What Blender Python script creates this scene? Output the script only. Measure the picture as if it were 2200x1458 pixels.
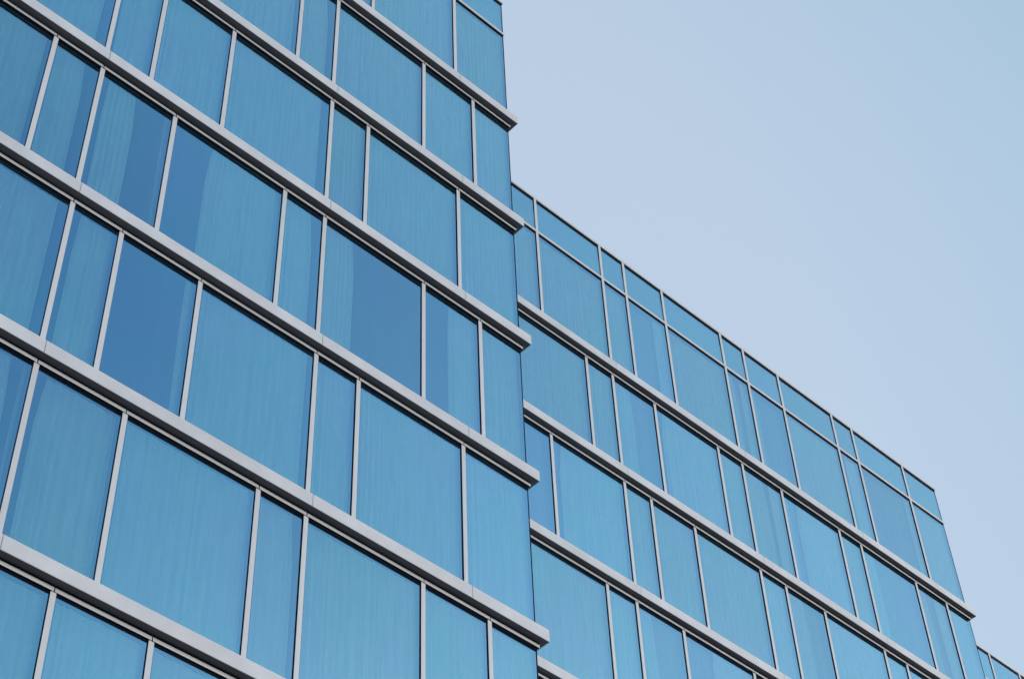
import bpy, math, random
from mathutils import Vector, Matrix
random.seed(7)
C = bpy.context.scene
for o in list(bpy.data.objects): bpy.data.objects.remove(o)
COL = C.collection

# ------------------------------------------------------------------ camera
H = 3.8                                   # storey height in metres
EYE = 1.6
HEAD = 0.791791471                        # heading of the facades
D = Vector((math.cos(HEAD), math.sin(HEAD), 0))      # along the facade
N = Vector((-math.sin(HEAD), math.cos(HEAD), 0))     # into the building
cam = bpy.data.cameras.new('camera')
co = bpy.data.objects.new('camera', cam); COL.objects.link(co); C.camera = co
R = Vector((0.99872359, 0.03726606, -0.03409446))
U = Vector((0.05050932, -0.7368639, 0.67415162))
F = Vector((0.0, 0.67501321, 0.73780564))
m = Matrix((R, U, -F)).transposed().to_4x4(); m.translation = Vector((0, 0, EYE))
co.matrix_world = m
cam.sensor_width = 36; cam.lens = 36 * 4004.47 / 2200
cam.clip_start = 0.1; cam.clip_end = 8000

# ------------------------------------------------------------------ light
SUN_EL, SUN_AZ = math.radians(19), math.radians(93)   # azimuth clockwise from +Y
w = bpy.data.worlds.new('World'); C.world = w; w.use_nodes = True
nt = w.node_tree; nt.nodes.clear()
def nd(t, typ, **kw):
    n = t.nodes.new(typ)
    for k, v in kw.items(): setattr(n, k, v)
    return n
sky = nd(nt, 'ShaderNodeTexSky', sky_type='NISHITA', sun_disc=False)
sky.sun_elevation = SUN_EL; sky.sun_rotation = SUN_AZ
sky.air_density = 1.0; sky.dust_density = 2.2; sky.ozone_density = 1.0
bg = nd(nt, 'ShaderNodeBackground'); bg.inputs['Strength'].default_value = 0.15
out = nd(nt, 'ShaderNodeOutputWorld')
sky_tint = nd(nt, 'ShaderNodeMix', data_type='RGBA'); sky_tint.inputs[0].default_value = 0.6
# tint over the blue, palest low north-west; unseen part shaped to grade pane reflections
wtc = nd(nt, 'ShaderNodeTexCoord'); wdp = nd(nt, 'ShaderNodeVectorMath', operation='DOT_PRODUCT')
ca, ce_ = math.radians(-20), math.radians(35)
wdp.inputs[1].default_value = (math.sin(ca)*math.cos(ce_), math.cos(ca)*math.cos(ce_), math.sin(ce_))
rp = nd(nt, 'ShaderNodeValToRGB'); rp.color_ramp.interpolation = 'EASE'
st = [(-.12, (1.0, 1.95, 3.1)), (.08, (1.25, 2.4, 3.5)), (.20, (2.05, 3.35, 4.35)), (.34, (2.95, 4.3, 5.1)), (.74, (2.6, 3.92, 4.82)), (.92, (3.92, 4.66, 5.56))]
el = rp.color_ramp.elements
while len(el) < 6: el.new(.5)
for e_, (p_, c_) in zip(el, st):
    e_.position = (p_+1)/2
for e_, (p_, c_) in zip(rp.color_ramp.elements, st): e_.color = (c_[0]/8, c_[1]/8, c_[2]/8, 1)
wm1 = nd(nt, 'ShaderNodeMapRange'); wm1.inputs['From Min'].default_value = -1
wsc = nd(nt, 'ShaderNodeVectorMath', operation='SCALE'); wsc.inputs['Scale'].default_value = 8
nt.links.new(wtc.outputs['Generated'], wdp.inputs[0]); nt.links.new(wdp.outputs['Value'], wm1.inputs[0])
nt.links.new(wm1.outputs[0], rp.inputs[0]); nt.links.new(rp.outputs[0], wsc.inputs[0]); nt.links.new(wsc.outputs[0], sky_tint.inputs[7])
nt.links.new(sky.outputs[0], sky_tint.inputs[6])
nt.links.new(sky_tint.outputs[2], bg.inputs['Color']); nt.links.new(bg.outputs[0], out.inputs[0])
sl = bpy.data.lights.new('sun', 'SUN'); sl.energy = .88; sl.angle = math.radians(12); sl.color = (1, .93, .85)
so = bpy.data.objects.new('sun', sl); COL.objects.link(so)
sd = Vector((math.sin(SUN_AZ) * math.cos(SUN_EL), math.cos(SUN_AZ) * math.cos(SUN_EL), math.sin(SUN_EL)))
so.rotation_euler = sd.to_track_quat('Z', 'Y').to_euler(); so.location = (0, 0, 90)
C.view_settings.view_transform = 'Standard'; C.view_settings.look = 'None'
C.view_settings.exposure = 0.35; C.view_settings.gamma = 1.0; C.view_settings.use_curve_mapping = False

# ------------------------------------------------------------------ materials
def mat(name):
    mt = bpy.data.materials.new(name); mt.use_nodes = True; t = mt.node_tree; t.nodes.clear()
    o = nd(t, 'ShaderNodeOutputMaterial'); return mt, t, o
def solid(name, col, rough=.5, metal=0., var=.06, scale=3., spec=.5, streak=False):
    mt, t, o = mat(name)
    b = nd(t, 'ShaderNodeBsdfPrincipled')
    b.inputs['Roughness'].default_value = rough; b.inputs['Metallic'].default_value = metal
    b.inputs['Specular IOR Level'].default_value = spec
    tc = nd(t, 'ShaderNodeTexCoord'); mp = nd(t, 'ShaderNodeMapping')
    mp.inputs['Scale'].default_value = (scale, scale, scale * (.12 if streak else 1))
    nz = nd(t, 'ShaderNodeTexNoise'); nz.inputs['Scale'].default_value = 1.0; nz.inputs['Detail'].default_value = 5
    oi = nd(t, 'ShaderNodeObjectInfo')
    mr = nd(t, 'ShaderNodeMapRange'); mr.inputs['From Min'].default_value = .3; mr.inputs['From Max'].default_value = .7
    mr.inputs['To Min'].default_value = 1 - var; mr.inputs['To Max'].default_value = 1 + var
    mo = nd(t, 'ShaderNodeMapRange'); mo.inputs['To Min'].default_value = .97; mo.inputs['To Max'].default_value = 1.03
    mu = nd(t, 'ShaderNodeMath', operation='MULTIPLY')
    vm = nd(t, 'ShaderNodeVectorMath', operation='SCALE'); vm.inputs[0].default_value = col
    t.links.new(tc.outputs['Object'], mp.inputs[0]); t.links.new(mp.outputs[0], nz.inputs['Vector'])
    t.links.new(nz.outputs[0], mr.inputs[0]); t.links.new(oi.outputs['Random'], mo.inputs[0])
    t.links.new(mr.outputs[0], mu.inputs[0]); t.links.new(mo.outputs[0], mu.inputs[1])
    t.links.new(mu.outputs[0], vm.inputs['Scale']); t.links.new(vm.outputs[0], b.inputs['Base Color'])
    t.links.new(b.outputs[0], o.inputs[0]); return mt
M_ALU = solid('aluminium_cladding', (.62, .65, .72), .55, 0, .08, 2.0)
M_TRIM = solid('aluminium_trim', (.62, .65, .71), .5, 0, .04, 2.5)
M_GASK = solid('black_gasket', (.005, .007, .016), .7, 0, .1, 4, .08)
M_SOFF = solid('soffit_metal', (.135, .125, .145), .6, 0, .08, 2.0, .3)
M_CORE = solid('ledge_core', (.20, .20, .22), .8)
M_DARK = solid('window_frame_dark', (.02, .025, .035), .6)
M_ROOM = solid('room_dark', (.06, .06, .065), .9)
M_SPAN = solid('spandrel_board', (.55, .60, .62), .8)
M_GRND = solid('ground_paving', (.21, .195, .17), .9, 0, .15, .2)
M_ROOF = solid('roof_gravel', (.28, .27, .25), .95, 0, .2, 1.5)
M_BACKING = solid('added_grey_backing', (.36, .37, .37), .95, 0, .08, 4.0, .1, streak=True)
M_CURT = solid('curtain_cloth', (.72, .74, .72), .95, 0, .10, 8.0, .1, streak=True)

def glass_material():
    mt, t, o = mat('blue_coated_glass')
    oi = nd(t, 'ShaderNodeObjectInfo')
    fr = nd(t, 'ShaderNodeFresnel'); fr.inputs['IOR'].default_value = 1.72
    # coated reflection: strong blue body, whiter towards grazing
    tc = nd(t, 'ShaderNodeTexCoord'); mp = nd(t, 'ShaderNodeMapping'); mp.inputs['Scale'].default_value = (9, 9, .25)
    nz = nd(t, 'ShaderNodeTexNoise'); nz.inputs['Scale'].default_value = 1; nz.inputs['Detail'].default_value = 4
    mr = nd(t, 'ShaderNodeMapRange'); mr.inputs['From Min'].default_value = .3; mr.inputs['From Max'].default_value = .7
    mr.inputs['To Min'].default_value = .985; mr.inputs['To Max'].default_value = 1.015
    mo = nd(t, 'ShaderNodeMapRange'); mo.inputs['To Min'].default_value = .93; mo.inputs['To Max'].default_value = 1.07
    mu = nd(t, 'ShaderNodeMath', operation='MULTIPLY')
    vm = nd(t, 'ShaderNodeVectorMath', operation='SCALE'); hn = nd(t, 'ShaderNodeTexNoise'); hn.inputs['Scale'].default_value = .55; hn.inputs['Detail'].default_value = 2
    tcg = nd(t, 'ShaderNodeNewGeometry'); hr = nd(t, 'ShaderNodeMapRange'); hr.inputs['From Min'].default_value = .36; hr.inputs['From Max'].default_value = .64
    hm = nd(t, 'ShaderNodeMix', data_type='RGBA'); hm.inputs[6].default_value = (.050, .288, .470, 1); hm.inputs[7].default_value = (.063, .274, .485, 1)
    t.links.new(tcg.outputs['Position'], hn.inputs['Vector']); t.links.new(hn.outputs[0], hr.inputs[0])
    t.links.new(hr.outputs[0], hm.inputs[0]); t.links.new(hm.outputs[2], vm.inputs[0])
    t.links.new(tc.outputs['Object'], mp.inputs[0]); t.links.new(mp.outputs[0], nz.inputs['Vector'])
    t.links.new(nz.outputs[0], mr.inputs[0]); t.links.new(oi.outputs['Random'], mo.inputs[0])
    t.links.new(mr.outputs[0], mu.inputs[0]); t.links.new(mo.outputs[0], mu.inputs[1])
    t.links.new(mu.outputs[0], vm.inputs['Scale'])
    mx = nd(t, 'ShaderNodeMix', data_type='RGBA'); mx.inputs[7].default_value = (.95, .97, 1, 1)
    t.links.new(fr.outputs[0], mx.inputs[0]); t.links.new(vm.outputs[0], mx.inputs[6])
    gl = nd(t, 'ShaderNodeBsdfGlossy'); gl.inputs['Roughness'].default_value = .015
    # very slight waviness of the panes
    wz = nd(t, 'ShaderNodeTexNoise'); wz.inputs['Scale'].default_value = .8; wz.inputs['Detail'].default_value = 1
    bp = nd(t, 'ShaderNodeBump'); bp.inputs['Strength'].default_value = .04; bp.inputs['Distance'].default_value = .02
    t.links.new(tc.outputs['Object'], wz.inputs['Vector']); t.links.new(wz.outputs[0], bp.inputs['Height'])
    t.links.new(bp.outputs[0], gl.inputs['Normal'])
    t.links.new(mx.outputs[2], gl.inputs['Color'])
    tr = nd(t, 'ShaderNodeBsdfTransparent'); tr.inputs[0].default_value = (.215, .295, .275, 1)
    ad = nd(t, 'ShaderNodeAddShader')
    t.links.new(gl.outputs[0], ad.inputs[0]); t.links.new(tr.outputs[0], ad.inputs[1])
    t.links.new(ad.outputs[0], o.inputs[0]); return mt
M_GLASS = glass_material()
M_CLEAR, _t, _o = mat('glass_inner_face')      # uncoated faces of the pane
_b = nd(_t, 'ShaderNodeBsdfTransparent'); _b.inputs[0].default_value = (.97, .99, .98, 1); _t.links.new(_b.outputs[0], _o.inputs[0])
def coat(me):
    """reflective coating on the outward face only"""
    me.materials.append(M_CLEAR)
    for p in me.polygons:
        if p.index % 6 != 2: p.material_index = 1

# ------------------------------------------------------------------ mesh helpers (block-local: x along facade, y into the building, z up)
_cache = {}
def box_mesh(sx, sy, sz, mt, name='box', bev=0.0):
    k = (round(sx, 4), round(sy, 4), round(sz, 4), mt.name, bev, name)
    if k in _cache: return _cache[k]
    v, f = box_geo((0, 0, 0), (sx, sy, sz))
    me = bpy.data.meshes.new(name); me.from_pydata(v, [], f); me.update(); me.materials.append(mt)
    if mt is M_GLASS: coat(me)
    if bev:
        import bmesh
        bm = bmesh.new(); bm.from_mesh(me)
        bmesh.ops.bevel(bm, geom=list(bm.edges), offset=bev, segments=1, affect='EDGES')
        bm.to_mesh(me); bm.free()
    _cache[k] = me; return me
def box_geo(a, b):
    x0, y0, z0 = a; x1, y1, z1 = b
    v = [(x0,y0,z0),(x1,y0,z0),(x1,y1,z0),(x0,y1,z0),(x0,y0,z1),(x1,y0,z1),(x1,y1,z1),(x0,y1,z1)]
    f = [(0,3,2,1),(4,5,6,7),(0,1,5,4),(1,2,6,5),(2,3,7,6),(3,0,4,7)]
    return v, f
def link(name, me, parent, loc):
    o = bpy.data.objects.new(name, me); COL.objects.link(o); o.parent = parent
    o.location = loc; return o
def box(name, a, b, mt, parent, bev=0.0):
    """box given in the block frame; parent may itself sit at an offset"""
    me = box_mesh(b[0]-a[0], b[1]-a[1], b[2]-a[2], mt, name, bev)
    off = parent.get('off', (0, 0, 0))
    o = link(name, me, parent, (a[0]-off[0], a[1]-off[1], a[2]-off[2]))
    o['off'] = a; return o
def boxes(name, lst, mt, parent, org=(0, 0, 0)):
    V, Fc = [], []
    for a, b in lst:
        v, f = box_geo(a, b); n = len(V)
        V += [(p[0]-org[0], p[1]-org[1], p[2]-org[2]) for p in v]; Fc += [tuple(i+n for i in q) for q in f]
    me = bpy.data.meshes.new(name); me.from_pydata(V, [], Fc); me.update(); me.materials.append(mt)
    off = parent.get('off', (0, 0, 0))
    o = link(name, me, parent, (org[0]-off[0], org[1]-off[1], org[2]-off[2])); o['off'] = org; return o
def curtain(x0, x1, z0, z1, y, parent, seed, free=(0, 0), cloth=None):
    """hanging cloth, or the added grey backing: pleats of uneven width and depth, gathered at the top"""
    rn = random.Random(seed)
    xs, ys = [x0], [0.0]; x = x0; s = 1
    while x < x1 - .02:
        x = min(x1, x + rn.uniform(.035, .085)); s = -s
        if rn.random() < .12: x = min(x1, x + rn.uniform(.05, .12))
        xs.append(x); ys.append(s * rn.uniform(.003, .017))
    V, Fc = [], []
    hh = z1 - z0
    zs = [z0, z0+.25*hh, z0+.5*hh, z0+.72*hh, z0+.86*hh, z1-.12, z1]
    gs = (1.0, .95, .85, .8, .7, .55, .7)
    n = len(xs); wd = x1 - x0
    ph = rn.uniform(0, 6.3); lean = rn.uniform(-.03, .03)
    for j, z in enumerate(zs):
        f = (z-z0)/hh
        sw = .010*math.sin(ph + 3.2*f) + lean*.6*(f-.5)
        for i in range(n):
            u = (xs[i]-x0)/wd
            dz = rn.uniform(-.022, .022) if j == len(zs)-1 else 0
            dx = sw*(math.sin(3.1*u+ph)*.6 + .4)
            if free[1]: dx -= u**3 * (.10*wd*max(0, f-.7)/.3)      # cloth drawn in towards the top
            if free[0]: dx += (1-u)**3 * (.05*wd*max(0, f-.75)/.25 + .012)
            V.append((xs[i] + dx, y + ys[i]*gs[j], z + dz))
    for j in range(len(zs)-1):
        for i in range(n-1):
            a = j*n+i; Fc.append((a, a+1, a+n+1, a+n))
    me = bpy.data.meshes.new('curtain'); me.from_pydata([(p[0]-x0, p[1]-y, p[2]-z0) for p in V], [], Fc)
    me.update(); me.materials.append(cloth or M_CURT)
    off = parent.get('off', (0, 0, 0))
    o = link('curtain', me, parent, (x0-off[0], y-off[1], z0-off[2])); return o

# ------------------------------------------------------------------ dimensions, metres
TF, TM, TG = .036*H, .0402*H, .047*H           # front of mullions / face of the glass, behind the ledge front
HF = .069*H                       # ledge height
WM = .0238*H                      # mullion face width
OV = .046*H                       # side overhang of the ledges
CAP = .0022*H
Z_TR0, Z_TR1 = .985*H, 1.0085*H   # transom of the top storey
Z_RF0, Z_RF1 = 1.366*H, 1.391*H   # coping

def block(name, label, d, z0, start, cols_even, cols_odd, joints, end, rows, skip_end, covers, depth, left_wall):
    """one glass block. cols_*: mullion centres (storeys); covers[(row,i)]: curtain spans per window"""
    base_z = z0*H + EYE
    t = bpy.data.objects.new(name, None); COL.objects.link(t)
    org = D*start*H + N*d*H
    t.location = (org.x, org.y, 0); t.rotation_euler = (0, 0, HEAD); t.empty_display_size = 2
    t['label'] = label; t['category'] = 'office block'; t['group'] = 'staggered blue glass office blocks'
    X = lambda s: (s - start)*H
    Z = lambda z: base_z + z*H
    xe = X(end); ye = depth*H
    nl = rows                                  # ledges 0..nl-1
    # ---- ledges
    for k in range(nl):
        zz = Z(-k)
        parts = [((0, .012, zz+.004), (xe+OV-.012, TG+.02, zz+HF-.004))]
        if skip_end: parts.append(((xe+.004, TG+.02, zz+.004), (xe+OV-.012, skip_end*H, zz+HF-.004)))
        lg = boxes('ledge', parts, M_CORE, t, (0, 0, zz))
        js = [0] + [X(j) for j in joints] + [xe+OV]
        for a, b in zip(js[:-1], js[1:]):
            g0 = .004 if a > 0 else 0; g1 = -.004 if b < xe else 0
            box('fascia_panel', (a+g0, 0, zz), (b+g1, .012, zz+HF), M_ALU, lg, .002)
            box('top_panel', (a+g0, .012, zz+HF-.004), (b+g1-(0 if b < xe else .012), TG, zz+HF), M_ALU, lg)
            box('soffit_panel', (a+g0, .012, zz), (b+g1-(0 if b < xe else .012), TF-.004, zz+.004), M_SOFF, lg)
        if skip_end:
            box('fascia_panel', (xe+OV-.012, .012, zz), (xe+OV, skip_end*H, zz+HF), M_ALU, lg, .002)
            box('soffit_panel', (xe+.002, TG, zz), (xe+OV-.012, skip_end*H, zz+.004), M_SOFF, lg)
    # ---- rows of windows
    for r in range(rows):
        cols = cols_even if r % 2 == 0 else cols_odd
        top = Z(-r+1) if r else Z(0)+Z_RF0
        bot = Z(-r)+HF if True else 0
        if r: ztop = Z(-(r-1)) - .0285*H
        else: ztop = Z(0)+Z_RF0
        edges = [0.0] + [X(c) for c in cols] + [xe]
        for c in cols:
            mu = box('mullion', (X(c)-WM/2, TM, bot), (X(c)+WM/2, TM+CAP, ztop-.001), M_TRIM, t)
            box('gasket', (X(c)-WM/2+.003, TM+CAP, bot), (X(c)+WM/2-.003, TG-.001, ztop-.001), M_GASK, mu)
        for i, (a, b) in enumerate(zip(edges[:-1], edges[1:])):
            last = i == len(edges)-2
            if r:   # head trim under the ledge, split over the mullion centre
                a1 = a + (.009 if i else 0); b1 = b - (.009 if not last else -.060)
                zt = Z(-(r-1))
                ht = box('head_trim', (a1, TF, ztop), (b1, TF+CAP, zt-.0115*H), M_TRIM, t)
                box('gasket', (a1, TF+CAP, ztop+.003), (b1, TG-.001, zt-.002), M_GASK, ht)
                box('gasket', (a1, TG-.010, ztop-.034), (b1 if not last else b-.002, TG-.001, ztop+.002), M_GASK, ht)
            lo, hi = bot, (ztop if r else Z(0)+Z_TR0)
            ga = a + (WM/2-.01 if i else 0); gb = b - (WM/2-.01 if not last else 0)
            # window = dark back frame ring, with pane and curtain
            fw = .05
            yb0, yb1 = TG+.012, TG+.05
            ww = boxes('window', [((ga, yb0, bot-.02), (ga+fw, yb1, hi)), ((gb-fw*(1 if not last else .6), yb0, bot-.02), (gb-.003, yb1, hi)),
                                  ((ga+fw, yb0, hi-.03), (gb-fw, yb1, hi)), ((ga+fw, yb0, bot-.02), (gb-fw, yb1, bot+.03))],
                       M_DARK, t, (ga, yb0, bot))
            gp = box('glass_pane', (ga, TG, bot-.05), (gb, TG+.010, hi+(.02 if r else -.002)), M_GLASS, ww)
            gp.rotation_euler = (random.uniform(-.0006, .0006), 0, random.uniform(-.0006, .0006))
            zc = (Z(-(r-1)) if r else Z(1.0)) - .043*H
            cv = covers.get((r, i), [(.008, .992)])
            w_ = gb-ga
            if start > 3 and (r, i) in covers:      # added grey sheet, built like a curtain, to lighten bare gaps here
                curtain(ga+.004*w_, ga+.996*w_, bot-.1, zc, TG+.125, ww, r*31+i, (0, 0), M_BACKING)  # object is named like the curtains but is the added backing
            for q, (u, v) in enumerate(cv):
                curtain(ga+u*w_, ga+v*w_, bot-.1, zc, TG+.062+random.uniform(0, .012), ww, r*100+i*7+q+int(start*10), (u > .08, v < .9))
            if r == 0:
                ta = a + (WM/2 if i else 0); tb = b - WM/2 if not last else xe+.045
                ht = box('transom', (ta, TM+.002, Z(0)+Z_TR0), (tb, TM+CAP+.002, Z(0)+Z_TR1), M_TRIM, t)
                box('gasket', (ta, TM+CAP+.002, Z(0)+Z_TR0+.003), (tb-.003, TG-.001, Z(0)+Z_TR1-.003), M_GASK, ht)
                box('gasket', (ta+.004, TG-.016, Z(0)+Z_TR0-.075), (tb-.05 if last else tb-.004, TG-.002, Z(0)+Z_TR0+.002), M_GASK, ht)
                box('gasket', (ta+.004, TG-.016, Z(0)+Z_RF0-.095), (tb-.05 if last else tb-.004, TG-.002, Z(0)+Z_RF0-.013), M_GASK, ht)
                sp = box('parapet_panel', (ga, TG+.03, Z(0)+Z_TR1-.01), (gb-(.003 if last else 0), TG+.06, Z(0)+Z_RF0), M_SPAN, t)
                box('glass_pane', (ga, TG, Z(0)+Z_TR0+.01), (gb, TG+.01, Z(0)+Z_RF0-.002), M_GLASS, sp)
    # ---- coping, corner posts
    cp = box('roof_coping', (0, TM-.004, Z(0)+Z_RF0), (xe+.05, TG+.35, Z(0)+Z_RF1), M_TRIM, t, .003)
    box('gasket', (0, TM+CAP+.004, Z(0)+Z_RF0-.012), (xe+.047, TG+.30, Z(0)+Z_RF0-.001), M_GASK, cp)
    for r in range(rows):
        hi = Z(-(r-1)) if r else Z(0)+Z_RF0-.013
        box('corner_post', (xe, TG-.004, Z(-r)+HF), (xe+.022, TG+.045, hi-.001), M_GASK, t)
    # ---- floor slabs, partitions, core
    sl_ = [((.0, TG+.20, Z(-k)-.045*H), (xe-.05, ye, Z(-k)+HF)) for k in range(rows)]
    sl_ += [((.0, TG+.055, Z(-k)-.044*H), (xe-.05, TG+.20, Z(-k)+HF-.01)) for k in range(rows)]
    sl_.append(((.0, TG+.07, Z(1.0)-.045*H), (xe-.05, TG+.3, Z(1.0)+.03)))
    boxes('floor_slab', sl_, M_ROOM, t)
    pw = []
    zb, zt_ = Z(-rows+1)-.05*H, Z(1.0)-.06*H
    for j in joints: pw.append(((X(j)-.08, TG+.24, zb), (X(j)+.08, ye, zt_)))
    pw.append(((.02, TG+1.9, zb), (xe-.06, TG+2.0, zt_)))
    boxes('inner_wall', pw, M_ROOM, t)
    box('roof', (0.01, TG+.36, Z(1.0)), (xe-.02, ye, Z(1.0)+.35), M_ROOF, t)
    # ---- body below the frame, rear and sides (plain cladding seen only from elsewhere)
    zl = Z(-rows+1)-.002
    low = box('lower_storeys', (0, TG+.02, 0), (xe, ye, zl-.06*H), M_ROOM, t)
    lst = []
    k = rows
    while Z(-k) > .5:
        lst.append(((0, 0, Z(-k)), (xe+OV, TG+.02, Z(-k)+HF))); k += 1
    boxes('lower_ledge', lst, M_ALU, t)
    k = rows; gl_ = []
    while Z(-k) > .5:
        gl_.append(((.0, TG, Z(-k)+HF+.002), (xe, TG+.018, Z(-k+1)-.002))); k += 1
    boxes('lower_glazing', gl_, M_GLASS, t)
    # side wall: glass over a light lining, one band per storey
    sg = []
    for r in range(rows):
        hi = Z(-(r-1)) if r else Z(0)+Z_RF0-.013
        sg.append(((xe-.012, TG+.046, Z(-r)+HF+.002), (xe-.002, ye, hi-.002)))
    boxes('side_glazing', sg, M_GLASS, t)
    boxes('side_lining', [((xe-.045, TG+.3, zl), (xe-.03, ye-.1, Z(0)+Z_RF0-.05))], M_SPAN, t)
    box('rear_wall', (0, ye, 0), (xe, ye+.15, Z(0)+Z_RF1), M_ALU, t)
    if left_wall: box('side_wall', (-.15, TG, 0), (-.002, ye, Z(0)+Z_RF1), M_ALU, t)
    return t

FULL = [(.02, .98)]
# nearest block, left
ce = [-.247, .173, .830, 1.080, 1.500, 2.160, 2.410, 2.830, 3.487, 3.740, 4.397]
cod = [-.50, -.09, .574, .830, 1.242, 1.904, 2.160, 2.572, 3.235, 3.487, 4.141, 4.535]
cv = {}
def E_(i): return i
# even rows: window i lies left of ce[i]; odd rows the same with cod
cv[(2, 5)] = [(.02, .92)]; cv[(2, 6)] = [(.10, .97)]; cv[(2, 8)] = [(.02, .93)]
cv[(0, 8)] = [(.02, .95)]
cv[(1, 9)] = [(.03, .84), (.96, .99)]; cv[(1, 8)] = [(.02, .97)]
cv[(3, 5)] = [(.45, .97)]; cv[(3, 6)] = [(.02, .78)]; cv[(3, 7)] = [(.10, .54), (.92, .99)]; cv[(3, 8)] = [(.32, .99)]
cv[(3, 9)] = [(.02, .82), (.94, .99)]; cv[(3, 10)] = [(.02, .32)]; cv[(3, 11)] = [(.45, .99)]; cv[(3, 12)] = [(.03, .97)]
cv[(4, 5)] = [(.02, .93)]; cv[(4, 6)] = [(.17, .97)]; cv[(4, 7)] = [(.87, .98)]; cv[(4, 8)] = [(.02, .96)]
cv[(5, 6)] = [(.02, .70), (.86, .93)]; cv[(5, 7)] = [(.10, .97)]; cv[(5, 9)] = [(.02, .88), (.95, .99)]; cv[(5, 8)] = [(.02, .98)]
block('office_block', 'nearest and left-hand glass office block, rising out of the top of the picture', 4.66532752, 9.32461186,
      -.75, ce, cod, [.830, 2.160, 3.487, 4.397], 4.826, 7, 1.0, cv, 4.0, True)
# middle block
ce2 = [5.03, 5.443, 6.112, 6.772, 7.022, 7.441, 8.098, 8.362, 8.775, 9.434, 9.690, 10.348]
co2 = [5.18, 5.44, 5.852, 6.512, 6.768, 7.184, 7.838, 8.098, 8.527, 9.182, 9.440, 10.102, 10.486]
c2 = {(0, 5): [(.68, .99)], (0, 7): [(.02, .40), (.62, .97)], (0, 8): [(.02, .18)], (0, 10): [(.3, .97)], (0, 11): [(.0, .04), (.88, .98)],
      (1, 5): [(.02, .48)], (1, 6): [(.09, .98)], (1, 9): [(.02, .13), (.24, .98)], (1, 11): [(.03, .26)],
      (1, 12): [(.06, .35), (.60, .97)], (2, 2): [], (2, 3): [(.10, .98)], (2, 8): [(.02, .50)],
      (2, 6): [(.03, .98)], (3, 5): [(.02, .38)], (3, 6): [(.4, .98)], (1, 8): [(.02, .6), (.7, .98)]}
block('office_block', 'middle glass office block, set back between the nearest block and the distant one', 5.68932669, 9.28198927,
      4.85, ce2, co2, [6.770, 8.098, 9.434, 10.343], 10.785, 5, 1.0, c2, 3.0, False)
# far block
ce3 = [11.2, 11.61, 12.03, 12.70, 12.955, 13.425, 14.03, 14.28, 14.70, 15.36, 15.61, 16.27]
co3 = [11.37, 11.78, 12.44, 12.70, 13.11, 13.77, 14.03, 14.44, 15.1, 15.36, 16.02, 16.4]
block('office_block', 'distant glass office block, only its roof corner showing at the bottom right edge', 6.745, 9.285,
      10.803, ce3, co3, [11.37, 12.70, 14.03, 15.36, 16.27], 16.72, 3, 0, {}, 3.0, False)

# ------------------------------------------------------------------ ground
g = bpy.data.meshes.new('ground'); S = 3000
g.from_pydata([(-S, -S, 0), (S, -S, 0), (S, S, 0), (-S, S, 0)], [], [(0, 1, 2, 3)]); g.update(); g.materials.append(M_GRND)
go = bpy.data.objects.new('ground', g); COL.objects.link(go); go['kind'] = 'structure'
for o in bpy.data.objects:
    if 'off' in o: del o['off']
